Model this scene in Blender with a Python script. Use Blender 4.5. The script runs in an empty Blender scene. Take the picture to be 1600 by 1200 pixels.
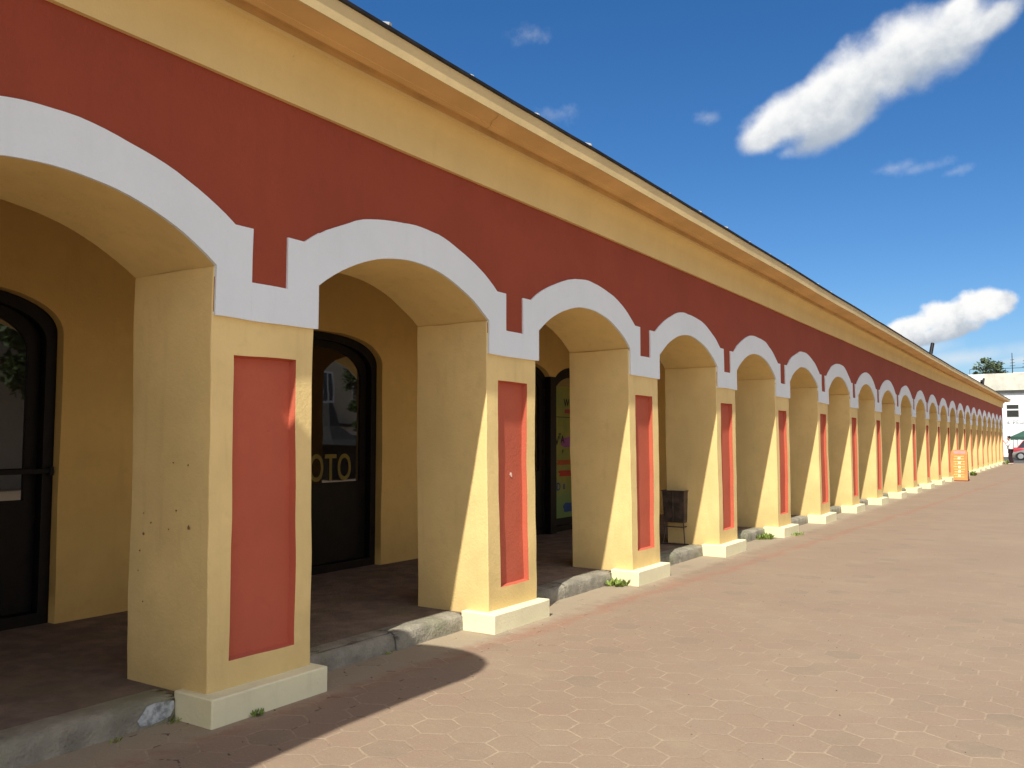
import bpy, bmesh, math, random
from mathutils import Vector, Matrix, Quaternion, noise
sc = bpy.context.scene
R_ = math.radians

# ------------------------------------------------------------------ camera
F_PX, YAW, PITCH, ROLL, CX, CZ = 1348.88, .5804, .063, .0012, 4.1376, 1.6
Fv = Vector((-math.sin(YAW)*math.cos(PITCH), math.cos(YAW)*math.cos(PITCH), math.sin(PITCH)))
Rv = Vector((math.cos(YAW), math.sin(YAW), 0)); Uv = Rv.cross(Fv)
R2 = Rv*math.cos(ROLL)+Uv*math.sin(ROLL); U2 = -Rv*math.sin(ROLL)+Uv*math.cos(ROLL)
cam = bpy.data.cameras.new('camera'); co = bpy.data.objects.new('camera', cam); sc.collection.objects.link(co)
cam.sensor_width = 36; cam.lens = F_PX/1600*36; cam.clip_end = 3000; cam.clip_start = .05
M = Matrix((R2, U2, -Fv)).transposed().to_4x4(); M.translation = (CX, 0, CZ); co.matrix_world = M
sc.camera = co
# ------------------------------------------------------------------ sun and exposure
SD = Vector((-1, 3.65, -4.8))
sun = bpy.data.lights.new('sun', 'SUN'); so = bpy.data.objects.new('sun', sun); sc.collection.objects.link(so)
sun.energy = 5.0; sun.angle = R_(.4); sun.color = (1, .965, .88)
so.rotation_mode = 'QUATERNION'; so.rotation_quaternion = SD.to_track_quat('-Z', 'Y'); so.location = (10, -20, 30)
sc.view_settings.view_transform = 'Standard'; sc.view_settings.look = 'None'
sc.view_settings.exposure = 0.27; sc.view_settings.gamma = 1
sc.cycles.use_denoising = True
sc.cycles.max_bounces = 10; sc.cycles.diffuse_bounces = 6

# ------------------------------------------------------------------ node helpers
class NT:
    def __init__(s, tree): s.t = tree; s.n = tree.nodes; s.l = tree.links
    def add(s, typ, **k):
        n = s.n.new(typ)
        for a, b in k.items(): setattr(n, a, b)
        return n
    def put(s, n, i, v):
        if v is None: return
        if hasattr(v, 'is_output'): s.l.new(v, n.inputs[i])
        else: n.inputs[i].default_value = v
    def m(s, op, a, b=None, c=None, clamp=False):
        n = s.add('ShaderNodeMath', operation=op, use_clamp=clamp)
        s.put(n, 0, a); s.put(n, 1, b); s.put(n, 2, c); return n.outputs[0]
    def vm(s, op, a, b=None, out=0):
        n = s.add('ShaderNodeVectorMath', operation=op); s.put(n, 0, a); s.put(n, 1, b); return n.outputs[out]
    def noise(s, vec, scale, detail=4, rough=.55, out='Fac'):
        n = s.add('ShaderNodeTexNoise'); s.put(n, 'Vector', vec); n.inputs['Scale'].default_value = scale
        n.inputs['Detail'].default_value = detail; n.inputs['Roughness'].default_value = rough
        return n.outputs[out]
    def ramp(s, v, a, b, lo=0., hi=1., smooth=True):
        n = s.add('ShaderNodeMapRange', interpolation_type='SMOOTHSTEP' if smooth else 'LINEAR')
        s.put(n, 'Value', v); s.put(n, 'From Min', a); s.put(n, 'From Max', b); s.put(n, 'To Min', lo); s.put(n, 'To Max', hi)
        return n.outputs[0]
    def mix(s, f, a, b, mode='MIX'):
        n = s.add('ShaderNodeMix', data_type='RGBA', blend_type=mode)
        s.put(n, 0, f); s.put(n, 6, a if not isinstance(a, tuple) else (*a, 1)[:4]); s.put(n, 7, b if not isinstance(b, tuple) else (*b, 1)[:4])
        return n.outputs[2]
    def xyz(s, v):
        n = s.add('ShaderNodeSeparateXYZ'); s.l.new(v, n.inputs[0]); return n.outputs
    def comb(s, x, y, z):
        n = s.add('ShaderNodeCombineXYZ'); s.put(n, 0, x); s.put(n, 1, y); s.put(n, 2, z); return n.outputs[0]

def new_mat(name, rough=.8, spec=.3, metal=0.):
    m = bpy.data.materials.new(name); m.use_nodes = True
    N = NT(m.node_tree); b = m.node_tree.nodes['Principled BSDF']
    b.inputs['Roughness'].default_value = rough; b.inputs['Metallic'].default_value = metal
    b.inputs['Specular IOR Level'].default_value = spec
    pos = N.add('ShaderNodeNewGeometry').outputs['Position']
    return m, N, b, pos
def bump(N, b, h, dist, strength=1.):
    n = N.add('ShaderNodeBump'); n.inputs['Distance'].default_value = dist; n.inputs['Strength'].default_value = strength
    N.l.new(h, n.inputs['Height']); N.l.new(n.outputs[0], b.inputs['Normal'])
def mat_simple(name, col, rough=.7, spec=.3, metal=0., var=.12, scale=3., bmp=0., bscale=30.):
    m, N, b, pos = new_mat(name, rough, spec, metal)
    f = N.noise(pos, scale, 5)
    c = N.mix(N.ramp(f, .3, .7), tuple(x*(1-var) for x in col), tuple(min(1, x*(1+var)) for x in col))
    N.l.new(c, b.inputs['Base Color'])
    if bmp: bump(N, b, N.noise(pos, bscale, 4), bmp)
    return m

# ------------------------------------------------------------------ world
w = bpy.data.worlds.new('World'); sc.world = w; w.use_nodes = True
N = NT(w.node_tree); bg = w.node_tree.nodes['Background']
sky = N.add('ShaderNodeTexSky', sky_type='NISHITA'); sky.sun_disc = False
sky.sun_elevation = R_(51.7); sky.sun_rotation = R_(164.7); sky.air_density = 1.0; sky.dust_density = .4; sky.ozone_density = 3.5
hs = N.add('ShaderNodeHueSaturation'); hs.inputs['Saturation'].default_value = 1.20; hs.inputs['Value'].default_value = 1.
tint = N.mix(1., sky.outputs[0], (.86, .95, 1.09), 'MULTIPLY'); N.l.new(tint, hs.inputs['Color'])
D = N.add('ShaderNodeTexCoord').outputs['Generated']
dx, dy, dz = N.xyz(D)
az = N.m('ARCTAN2', dx, dy); el = N.m('ARCSINE', dz)
def px_dir(u, v):                 # azimuth and elevation of a direction
    d = (Fv*F_PX + R2*(u-800) - U2*(v-600)).normalized()
    return math.atan2(d.x, d.y), math.asin(d.z)
def cloud(blobs, ang, nscale, namp, edge, thin=1.):
    # blobs in azimuth/elevation: centre, half axes; rotated by ang; union with a noisy rim
    best = None
    wob = N.m('SUBTRACT', N.noise(D, nscale, 9, .56), .5)
    for (a0, e0, ra, re) in blobs:
        x = N.m('SUBTRACT', az, a0); y = N.m('SUBTRACT', el, e0)
        c, s_ = math.cos(ang), math.sin(ang)
        u = N.m('ADD', N.m('MULTIPLY', x, c/ra), N.m('MULTIPLY', y, s_/ra))
        v = N.m('ADD', N.m('MULTIPLY', x, -s_/re), N.m('MULTIPLY', y, c/re))
        r = N.m('SQRT', N.m('ADD', N.m('MULTIPLY', u, u), N.m('MULTIPLY', v, v)))
        f = N.m('SUBTRACT', 1., r)
        best = f if best is None else N.m('SMOOTH_MAX', best, f, .25)
    f = N.m('ADD', best, N.m('MULTIPLY', wob, namp))
    return N.m('MULTIPLY', N.ramp(f, 0., edge), thin), f
def blob(u, v, ru, rv):
    a, e = px_dir(u, v); k = 1/F_PX*.95
    return (a, e, ru*k*(1/math.cos(e)), rv*k)
c1 = [blob(1205, 204, 56, 28), blob(1245, 176, 84, 50), blob(1290, 180, 70, 44), blob(1325, 138, 100, 66), blob(1400, 98, 100, 66), blob(1475, 64, 92, 52), blob(1540, 38, 62, 26), blob(1310, 196, 90, 34), blob(1502, 14, 34, 22)]
a1, f1 = cloud(c1, .40, 20, .95, .55)
c2 = [blob(1425, 512, 48, 22), blob(1480, 494, 46, 30), blob(1528, 480, 42, 30), blob(1560, 474, 28, 24), blob(1478, 518, 60, 14), blob(1440, 530, 60, 14)]
a2, f2 = cloud(c2, .18, 46, .95, .42)
c3 = [blob(1400, 262, 40, 12), blob(1445, 262, 45, 13), blob(1490, 268, 40, 10), blob(870, 178, 48, 20), blob(828, 55, 40, 18), blob(1105, 183, 26, 14), blob(1228, 238, 20, 12)]
a3, f3 = cloud(c3, .1, 50, 2.2, 1.5, .30)
c4 = [blob(1500, 560, 160, 18), blob(1595, 562, 90, 10), blob(1420, 545, 90, 18)]
a4, f4 = cloud(c4, .1, 30, 1., 1.2, .55)
# unseen clouds added beside and behind the view as fill light for the shade
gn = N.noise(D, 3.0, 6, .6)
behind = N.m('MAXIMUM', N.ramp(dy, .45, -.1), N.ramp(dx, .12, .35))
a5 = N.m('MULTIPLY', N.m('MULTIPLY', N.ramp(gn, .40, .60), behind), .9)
# cloud shading: bright toward the sun side (upper), greyer in thick lower parts
sh = N.noise(N.vm('ADD', D, (.01, .0, -.02)), 30, 6, .6)
sh1 = N.ramp(N.m('ADD', N.m('SUBTRACT', N.m('SUBTRACT', el, N.m('MULTIPLY', az, .40)), px_dir(1340, 130)[1]-.40*px_dir(1340, 130)[0]), N.m('MULTIPLY', N.m('SUBTRACT', sh, .5), .09)), -.05, .03)
sh2 = N.ramp(N.m('ADD', N.m('SUBTRACT', N.m('SUBTRACT', el, N.m('MULTIPLY', az, .25)), px_dir(1490, 498)[1]-.25*px_dir(1490, 498)[0]), N.m('MULTIPLY', N.m('SUBTRACT', sh, .5), .06)), -.02, .012)
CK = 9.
col = hs.outputs[0]
def layer(col, a, shade):
    cc = N.mix(shade, (CK*.46, CK*.52, CK*.60), (CK*1.0, CK*1.0, CK*.99))
    return N.mix(a, col, cc)
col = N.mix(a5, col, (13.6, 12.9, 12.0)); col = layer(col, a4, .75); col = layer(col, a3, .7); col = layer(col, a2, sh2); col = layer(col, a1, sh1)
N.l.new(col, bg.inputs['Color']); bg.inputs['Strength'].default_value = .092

# ------------------------------------------------------------------ mesh helpers
class MB:
    def __init__(s): s.v = []; s.f = []
    def vert(s, p): s.v.append(tuple(p)); return len(s.v)-1
    def face(s, pts): s.f.append([s.vert(p) for p in pts])
    def box(s, x0, x1, y0, y1, z0, z1, M=None):
        c = [(x0,y0,z0),(x1,y0,z0),(x1,y1,z0),(x0,y1,z0),(x0,y0,z1),(x1,y0,z1),(x1,y1,z1),(x0,y1,z1)]
        if M is not None: c = [tuple(M @ Vector(p)) for p in c]
        b = len(s.v); s.v += c
        for q in ((0,3,2,1),(4,5,6,7),(0,1,5,4),(1,2,6,5),(2,3,7,6),(3,0,4,7)): s.f.append([b+i for i in q])
    def tube(s, p0, p1, r0, r1=None, n=8, cap=True):
        r1 = r0 if r1 is None else r1
        p0, p1 = Vector(p0), Vector(p1); d = (p1-p0).normalized()
        a = d.orthogonal().normalized(); b_ = d.cross(a); b = len(s.v)
        for p, r in ((p0, r0), (p1, r1)):
            for k in range(n):
                t = 2*math.pi*k/n; s.v.append(tuple(p + (a*math.cos(t)+b_*math.sin(t))*r))
        for k in range(n): s.f.append([b+k, b+(k+1)%n, b+n+(k+1)%n, b+n+k])
        if cap: s.f.append([b+n-1-k for k in range(n)]); s.f.append([b+n+k for k in range(n)])
    def grid(s, P, nu, nv):           # P(i,j) -> point; welded grid
        b = len(s.v)
        for i in range(nu+1):
            for j in range(nv+1): s.v.append(tuple(P(i/nu, j/nv)))
        for i in range(nu):
            for j in range(nv):
                k = b+i*(nv+1)+j; s.f.append([k, k+nv+1, k+nv+2, k+1])
    def prism(s, pts, thick, M=None): # polygon (2D x,y) extruded along z
        b = len(s.v); n = len(pts)
        for z in (0, thick):
            for (x, y) in pts:
                p = Vector((x, y, z)); s.v.append(tuple(M @ p if M is not None else p))
        s.f.append([b+n-1-k for k in range(n)]); s.f.append([b+n+k for k in range(n)])
        for k in range(n): s.f.append([b+k, b+(k+1)%n, b+n+(k+1)%n, b+n+k])
    def build(s, name, mat, parent=None, tf=None, weld=.0004, smooth=None, bevel=0., fixn=True):
        vs = [tf(Vector(p)) for p in s.v] if tf else s.v
        me = bpy.data.meshes.new(name); me.from_pydata([tuple(p) for p in vs], [], s.f)
        bm = bmesh.new(); bm.from_mesh(me)
        if weld: bmesh.ops.remove_doubles(bm, verts=bm.verts, dist=weld)
        if fixn: bmesh.ops.recalc_face_normals(bm, faces=bm.faces)
        bm.to_mesh(me); bm.free()
        o = bpy.data.objects.new(name, me); sc.collection.objects.link(o)
        for mm in (mat if isinstance(mat, list) else [mat]): me.materials.append(mm)
        if smooth:
            for p in me.polygons: p.use_smooth = True
            me.set_sharp_from_angle(angle=R_(smooth))
        if bevel:
            md = o.modifiers.new('bevel', 'BEVEL'); md.width = bevel; md.segments = 2; md.limit_method = 'ANGLE'; md.angle_limit = R_(50)
        if parent is not None: o.parent = parent
        return o
def tag(o, label=None, cat=None, group=None, kind=None):
    if label: o['label'] = label
    if cat: o['category'] = cat
    if group: o['group'] = group
    if kind: o['kind'] = kind
    return o
def empty(name, loc=(0,0,0), rz=0.):
    o = bpy.data.objects.new(name, None); sc.collection.objects.link(o); o.location = loc; o.rotation_euler = (0,0,rz)
    o.empty_display_size = .2; return o
def kids(o): return [c for c in bpy.data.objects if c.parent == o]
def text_mesh(name, s, size, depth, mat, M, parent=None, bold=False, squash=1.):
    cu = bpy.data.curves.new(name, 'FONT'); cu.body = s; cu.size = size; cu.extrude = depth
    if bold: cu.offset = size*.018
    t = bpy.data.objects.new(name+'_tmp', cu); sc.collection.objects.link(t)
    dg = bpy.context.evaluated_depsgraph_get(); me = bpy.data.meshes.new_from_object(t.evaluated_get(dg))
    bpy.data.objects.remove(t)
    for v in me.vertices: v.co = M @ Vector((v.co.x*squash, v.co.y, v.co.z))
    me.materials.clear(); me.materials.append(mat)
    o = bpy.data.objects.new(name, me); sc.collection.objects.link(o)
    if parent is not None: o.parent = parent
    return o

# ------------------------------------------------------------------ materials
def plaster(name, col, var=.07, stain=(.55,.5,.45), stain_amt=.0, rough=.85, bmp=.0018, fine=45., low=None, sat=None, streak=.2):
    m, N, b, pos = new_mat(name, rough, .25)
    f = N.noise(pos, 1.3, 6, .6); g = N.noise(pos, 9., 5, .6)
    c = N.mix(N.ramp(f, .3, .7), tuple(x*(1-var) for x in col), tuple(min(1,x*(1+var)) for x in col))
    c = N.mix(N.m('MULTIPLY', N.ramp(g, .5, .75), .5), c, tuple(x*(1-var*1.3) for x in col))
    # rain streaks and scuffs that belong to the paint
    px_, py_, pz_ = N.xyz(pos)
    st = N.noise(N.comb(N.m('MULTIPLY', px_, 6.), N.m('MULTIPLY', py_, 6.), N.m('MULTIPLY', pz_, .7)), 1.6, 5, .6)
    c = N.mix(N.m('MULTIPLY', N.ramp(st, .52, .78), streak), c, tuple(col[i]*stain[i] for i in range(3)))
    if stain_amt:   # dirt splashed up from the floor
        dirt = N.m('MULTIPLY', N.ramp(N.m('ADD', pz_, N.m('MULTIPLY', N.noise(pos, 3.5, 6, .65), .9)), 1.25, .5), stain_amt)
        c = N.mix(dirt, c, tuple(col[i]*stain[i] for i in range(3)))
    # scattered tiny chips
    ch = N.ramp(N.noise(pos, 22., 3, .5), .765, .79)
    c = N.mix(N.m('MULTIPLY', ch, .45), c, tuple(x*.5 for x in col))
    N.l.new(c, b.inputs['Base Color'])
    h = N.m('ADD', N.m('MULTIPLY', N.noise(pos, fine, 5, .6), .6), N.m('MULTIPLY', N.noise(pos, 7., 3, .5), .5))
    bump(N, b, h, bmp*2.6)
    return m
YEL = (.82, .615, .265)
M_yel = plaster('ochre_plaster', YEL, stain=(.62,.58,.55), stain_amt=.45)
M_yel2 = plaster('ochre_cornice', (.78,.585,.245), var=.04, streak=.07)
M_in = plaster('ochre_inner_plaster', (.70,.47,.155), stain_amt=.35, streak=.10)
M_red = plaster('brick_red_plaster', (.325,.066,.033), var=.06, stain=(.7,.7,.75))
M_redp = plaster('faded_red_panel_plaster', (.50,.115,.062), var=.06, stain=(.8,.9,1.), stain_amt=.2)
M_white = plaster('white_plaster', (.80,.86,.88), var=.025, stain=(.85,.85,.85))
M_plinth = plaster('cream_plinth_paint', (.84,.77,.50), var=.06, stain=(.6,.6,.55), stain_amt=.12)
M_soffit = mat_simple('painted_soffit_board', (.72,.47,.19), .7, var=.1, scale=1.2, bmp=.003, bscale=12)
M_fascia = mat_simple('pale_fascia_board', (.66,.50,.235), .65, var=.08, scale=1.5, bmp=.003, bscale=10)
M_groove = mat_simple('shadow_gap_board', (.60,.38,.14), .8)
M_roof = mat_simple('dark_roof_sheet', (.035,.036,.038), .8, .2, .0, var=.3, scale=6)
M_seam = mat_simple('bare_metal_seam', (.45,.45,.43), .6, .3, .0)
M_dark = mat_simple('nearly_black_joinery', (.006,.004,.003), .55, .25, var=.4, scale=5, bmp=.003, bscale=25)
M_bar = mat_simple('black_iron_bar', (.009,.008,.007), .75, .3)
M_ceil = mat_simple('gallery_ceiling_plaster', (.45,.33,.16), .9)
M_brownsteel = mat_simple('rusty_brown_steel', (.085,.060,.045), .65, .4, .2, var=.45, scale=9, bmp=.004, bscale=40)
M_leaf = mat_simple('weed_leaf', (.19,.25,.05), .6, .3, var=.4, scale=40)
M_tree = mat_simple('tree_leaf', (.045,.075,.02), .6, .3, var=.4, scale=4)
M_tfar = mat_simple('hazy_tree_leaf', (.10,.135,.065), .7, .2, var=.4, scale=2)  # leaf green lightened to carry distance haze
M_bark = mat_simple('bark', (.09,.065,.045), .9)
def glass_mat():
    m, N, b, pos = new_mat('dark_window_glass', .02, .5)
    b.inputs['Base Color'].default_value = (.012,.010,.008,1); b.inputs['IOR'].default_value = 2.25
    bump(N, b, N.noise(pos, 1.5, 2, .4), .0012)
    return m
M_glass = glass_mat()
def concrete(name, col):
    m, N, b, pos = new_mat(name, .9, .2)
    f = N.noise(pos, 5, 8, .65); g = N.noise(pos, 40, 5, .6)
    c = N.mix(N.ramp(f, .3, .7), tuple(x*.7 for x in col), tuple(x*1.2 for x in col))
    c = N.mix(N.m('MULTIPLY', N.ramp(N.noise(pos, 2.2, 5), .5, .65), .5), c, (col[0]*.75, col[1]*.85, col[2]*.62))
    c = N.mix(N.m('MULTIPLY', N.ramp(g, .55, .75), .5), c, tuple(x*.5 for x in col))
    N.l.new(c, b.inputs['Base Color'])
    bump(N, b, N.m('ADD', g, N.m('MULTIPLY', f, 1.4)), .014); return m
M_kerb = concrete('weathered_kerb_concrete', (.29,.262,.20))
M_parapet = plaster('grey_parapet_render', (.62,.59,.49), var=.12, stain=(.5,.5,.45))

def paving():
    m, N, b, pos = new_mat('hexagonal_pavers', .85, .25)
    wob = N.vm('SUBTRACT', N.noise(pos, 2.8, 3, .6, 'Color'), (.5,.5,.5))
    p2 = N.vm('ADD', pos, N.vm('MULTIPLY', wob, (.034,.034,0)))
    x, y, z = N.xyz(p2)
    px_ = N.m('DIVIDE', N.m('SUBTRACT', x, 2.49+.127), .254); py_ = N.m('MULTIPLY', N.m('DIVIDE', N.m('SUBTRACT', y, 4.30), .417), 1.7320508)
    P = N.comb(px_, py_, 0.)
    S = (1., 1.7320508, 1.)
    def cell(off):
        q = N.vm('SUBTRACT', P, off) if off else P
        r = N.vm('DIVIDE', q, S)
        fl = N.vm('FLOOR', N.vm('ADD', r, (.5,.5,.5)))
        ctr = N.vm('MULTIPLY', fl, S)
        lo = N.vm('SUBTRACT', q, ctr)
        idv = N.vm('ADD', ctr, off) if off else ctr
        return lo, idv
    A, ia = cell(None); B, ib = cell((.5, .8660254, 0.))
    la = N.vm('LENGTH', N.vm('MULTIPLY', A, (1,1,0)), out=1); lb = N.vm('LENGTH', N.vm('MULTIPLY', B, (1,1,0)), out=1)
    sel = N.m('LESS_THAN', lb, la)
    def vmix(a, c):
        n = N.add('ShaderNodeMix', data_type='VECTOR'); N.put(n, 0, sel); N.l.new(a, n.inputs[4]); N.l.new(c, n.inputs[5]); return n.outputs[1]
    L = N.vm('ABSOLUTE', vmix(A, B)); ID = vmix(ia, ib)
    lx, ly, lz = N.xyz(L)
    dist = N.m('SUBTRACT', .5, N.m('MAXIMUM', lx, N.m('ADD', N.m('MULTIPLY', lx, .5), N.m('MULTIPLY', ly, .8660254))))
    wn = N.add('ShaderNodeTexWhiteNoise', noise_dimensions='3D'); N.l.new(ID, wn.inputs['Vector']); rnd = wn.outputs['Value']
    n1 = N.noise(pos, .55, 5, .6); n2 = N.noise(pos, 6, 6, .65); n3 = N.noise(pos, 70, 4, .6); n4 = N.noise(pos, 1.7, 5, .6)
    c = N.mix(N.ramp(n1, .3, .7), (.258,.188,.129), (.280,.210,.143))
    c = N.mix(N.m('MULTIPLY', rnd, .16), c, (.27,.165,.12))
    c = N.mix(N.m('MULTIPLY', N.ramp(n2, .42, .75), .35), c, (.27,.18,.125))
    c = N.mix(N.m('MULTIPLY', N.ramp(n4, .56, .74), .20), c, (.375,.285,.175))
    # the darker, reddish gutter line along the arcade
    gx = N.m('SUBTRACT', x, N.m('ADD', .42, N.m('MULTIPLY', N.m('SUBTRACT', y, 9.), .045)))
    gw = N.m('ABSOLUTE', N.m('ADD', gx, N.m('MULTIPLY', N.m('SUBTRACT', n4, .5), .5)))
    c = N.mix(N.m('MULTIPLY', N.ramp(gw, .14, .0), .42), c, (.30,.13,.085))
    # cement smear against the kerb
    cem = N.ramp(N.m('ADD', x, N.m('MULTIPLY', N.m('SUBTRACT', n2, .5), .5)), .28, .08)
    c = N.mix(N.m('MULTIPLY', cem, .6), c, (.36,.30,.205))
    c = N.mix(N.m('MULTIPLY', N.ramp(N.noise(pos, 1.1, 7, .72), .50, .68), .20), c, (.34,.265,.165))
    c = N.mix(N.m('MULTIPLY', N.m('MULTIPLY', N.ramp(N.noise(ID, .9, 2, .5), .58, .66), N.ramp(N.noise(pos, 5, 5, .7), .3, .6)), .4), c, (.185,.155,.11))
    # dull green-grey patches
    c = N.mix(N.m('MULTIPLY', N.ramp(N.noise(pos, 2.6, 6, .7), .60, .72), .3), c, (.22,.19,.13))
    # grit and dark specks
    c = N.mix(N.m('MULTIPLY', N.ramp(n3, .55, .75), .5), c, (.20,.13,.10))
    c = N.mix(N.m('MULTIPLY', N.ramp(n3, .42, .25), .5), c, (.46,.37,.26))
    # joints: filled with pale sand in places, worn away in others, open and dark in a few
    jn = N.ramp(N.m('ADD', dist, N.m('MULTIPLY', N.m('SUBTRACT', N.noise(pos, 24, 4, .7), .5), .07)), .036, .010)
    vis = N.ramp(N.noise(pos, 3.3, 6, .8), .38, .64)
    near = N.ramp(N.vm('DISTANCE', pos, (4.1, 0., 0.), out=1), 4.6, 12., 1., .14)
    jn = N.m('MULTIPLY', jn, near)
    c = N.mix(N.m('MULTIPLY', N.m('MULTIPLY', jn, vis), .46), c, (.50,.39,.26))
    dk = N.m('MULTIPLY', N.m('MULTIPLY', jn, N.ramp(N.noise(pos, 7.1, 3, .6), .57, .64)), N.ramp(x, 1.1, .5, .12, 1.))
    c = N.mix(N.m('MULTIPLY', dk, .85), c, (.06,.035,.025))
    N.l.new(c, b.inputs['Base Color'])
    h = N.m('ADD', N.m('MULTIPLY', n3, .25), N.m('ADD', N.m('MULTIPLY', n2, .5), N.m('MULTIPLY', jn, -.12)))
    h = N.m('ADD', h, N.m('MULTIPLY', rnd, .15))
    bump(N, b, h, .012)
    return m
M_pave = paving()
M_floor = concrete('gallery_floor_screed', (.21,.155,.12))
M_road = mat_simple('asphalt', (.085,.083,.08), .9, var=.2, scale=.7, bmp=.01, bscale=60)

# ------------------------------------------------------------------ arcade geometry
Y0, S, PW = 3.1908, 2.7592, .8025
def Y(n): return Y0+S*n
N0, N1 = -4, 22
YA, YE = Y(N0), Y(N1)+PW+.1
def settle(y): return 1-.028*min(1, max(0, (y-10)/24))
def tf(p, amp=1.):
    q = Vector(p)
    a = noise.noise_vector(q*1.1)*.012 + noise.noise_vector(q*4.0+Vector((7,3,1)))*.0055
    a *= amp*min(1, max(.15, q.z/.3))
    q = q + Vector((a.x*.7, a.y, a.z)); q.z *= settle(q.y); return q
def tfk(p): return tf(p, .8)
DP = .775
H = PW/2; hs_ = (S-PW)/2
ZS, ZA, ZB, ZR = 2.597, 2.921, 2.311, 3.736
def circ(h, zs, za):
    s = za-zs; R = (h*h+s*s)/(2*s); zc = za-R
    return lambda t: zc+math.sqrt(max(0, R*R-t*t))
intr, extr = circ(hs_, ZS, ZA), circ(1.105, 2.862, 3.20)
A = empty('trading_arcade', (0, Y(0), 0))
tag(A, 'long single-storey yellow and red arcade with white-edged arches and dark metal roof edge', 'arcade')
def part(mb, name, mat, parent=A, tfn=tf, **k):
    o = mb.build(name, mat, None, tfn, **k)
    o.parent = parent; o.matrix_parent_inverse = Matrix.Translation((0, -Y(0), 0)) if parent is A else Matrix.Identity(4)
    return o

def samples(c, near):
    nt = 28 if near else 14
    ts = [-hs_+2*hs_*i/nt for i in range(nt+1)]
    return ts
def slab(mb, segs, xf, xb, nz=1, back=False, top=True, bottom=True, ends=()):
    # segs: list of (y, lo, hi) runs; each run is a list
    for run in segs:
        for (ya, la, ha), (yb, lb, hb) in zip(run, run[1:]):
            for k in range(nz):
                f0, f1 = k/nz, (k+1)/nz
                mb.face([(xf,ya,la+(ha-la)*f0),(xf,yb,lb+(hb-lb)*f0),(xf,yb,lb+(hb-lb)*f1),(xf,ya,la+(ha-la)*f1)])
                if back: mb.face([(xb,ya,la+(ha-la)*f0),(xb,ya,la+(ha-la)*f1),(xb,yb,lb+(hb-lb)*f1),(xb,yb,lb+(hb-lb)*f0)])
            if top: mb.face([(xf,ya,ha),(xf,yb,hb),(xb,yb,hb),(xb,ya,ha)])
            if bottom: mb.face([(xf,ya,la),(xb,ya,la),(xb,yb,lb),(xf,yb,lb)])
        for e in (0, -1):
            y_, l_, h_ = run[e]
            for k in range(nz):
                f0, f1 = k/nz, (k+1)/nz
                a_, b_ = l_+(h_-l_)*f0, l_+(h_-l_)*f1
                mb.face([(xf,y_,a_),(xf,y_,b_),(xb,y_,b_),(xb,y_,a_)])

# red wall, vault body
red = MB(); vault = MB()
for n in range(N0, N1):
    near = n < 6; c = Y(n)+PW+hs_
    ts = samples(c, near)
    nzr = 5 if near else 3
    lo = lambda t: (intr(t)+.012) if abs(t) < hs_-.0001 else ZB+.02
    for sa, sb in ((c-hs_-H, c-hs_), (c+hs_, c+hs_+H)):
        zm = intr(hs_)+.012
        slab(red, [[(sa, zm, ZR), ((sa+sb)/2, zm, ZR), (sb, zm, ZR)]], -.012, -.02, nzr, top=False, bottom=False)
        slab(red, [[(sa, ZB+.02, zm), ((sa+sb)/2, ZB+.02, zm), (sb, ZB+.02, zm)]], -.012, -.02, 2, top=False)
    slab(red, [[(c+t, intr(t)+.012, ZR) for t in ts]], -.012, -.02, nzr, top=False)
    # soffit of the arch, subdivided in depth
    nx = 8 if near else 3
    for i in range(nx):
        xa, xb = -.02-(DP-.02)*i/nx, -.02-(DP-.02)*(i+1)/nx
        for a, b in zip(ts, ts[1:]):
            vault.face([(xa,c+a,intr(a)),(xb,c+a,intr(a)),(xb,c+b,intr(b)),(xa,c+b,intr(b))])
    slab(vault, [[(c-hs_-H, ZS-.01, 3.7), (c-hs_, ZS-.01, 3.7)]], -.02, -DP, 2, back=True, bottom=False)
    slab(vault, [[(c+t, intr(t), 3.7) for t in ts]], -.02, -DP, 2, back=True, bottom=False)
    slab(vault, [[(c+hs_, ZS-.01, 3.7), (c+hs_+H, ZS-.01, 3.7)]], -.02, -DP, 2, back=True, bottom=False)
part(red, 'frieze_wall', M_red, smooth=35)
part(vault, 'arch_vault', M_yel, smooth=35)

def surround(n):
    extr = None
    c = Y(n)+PW+hs_; near = n < 6; mb = MB(); xf, xb = .003, -.019
    ts = samples(c, near)
    ya, yb = c-hs_-H, c+hs_+H
    def hi(t):
        t = abs(t)
        return extr(t) if t <= 1.105 else (2.862 if t <= 1.2405 else 2.538)
    nz = 3 if near else 2
    e1, e2 = 1.2405, 1.105
    extr_ = globals()['extr']; extr = lambda t: extr_(t)+.0045*noise.noise(Vector((t*8+c*2.1, .3, 1.)))+.020*noise.noise(Vector((t*2.3+c*5.1, 1.7, 4.)))*(1-min(1, abs(t)/1.1)**6)
    seg = []
    seg.append([(ya, ZB, 2.538), (c-e1-.07, ZB, 2.538), (c-e1, ZB, 2.538)])
    seg.append([(c-e1, ZB, 2.862), (c-e2, ZB, 2.862), (c-hs_-.06, ZB, extr(hs_+.06)), (c-hs_, ZB, extr(hs_))])
    seg.append([(c+t, intr(t), extr(t)) for t in ts])
    seg.append([(c+hs_, ZB, extr(hs_)), (c+hs_+.06, ZB, extr(hs_+.06)), (c+e2, ZB, 2.862), (c+e1, ZB, 2.862)])
    seg.append([(c+e1, ZB, 2.538), (c+e1+.07, ZB, 2.538), (yb, ZB, 2.538)])
    slab(mb, seg, xf, xb, nz)
    part(mb, 'arch_surround', M_white, smooth=35)
for n in range(N0, N1): surround(n)
mb = MB(); slab(mb, [[(Y(N1)+H, ZB, 2.538), (Y(N1)+PW+.1, ZB, 2.538)]], .003, -.019, 2); part(mb, 'arch_surround', M_white)
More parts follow.
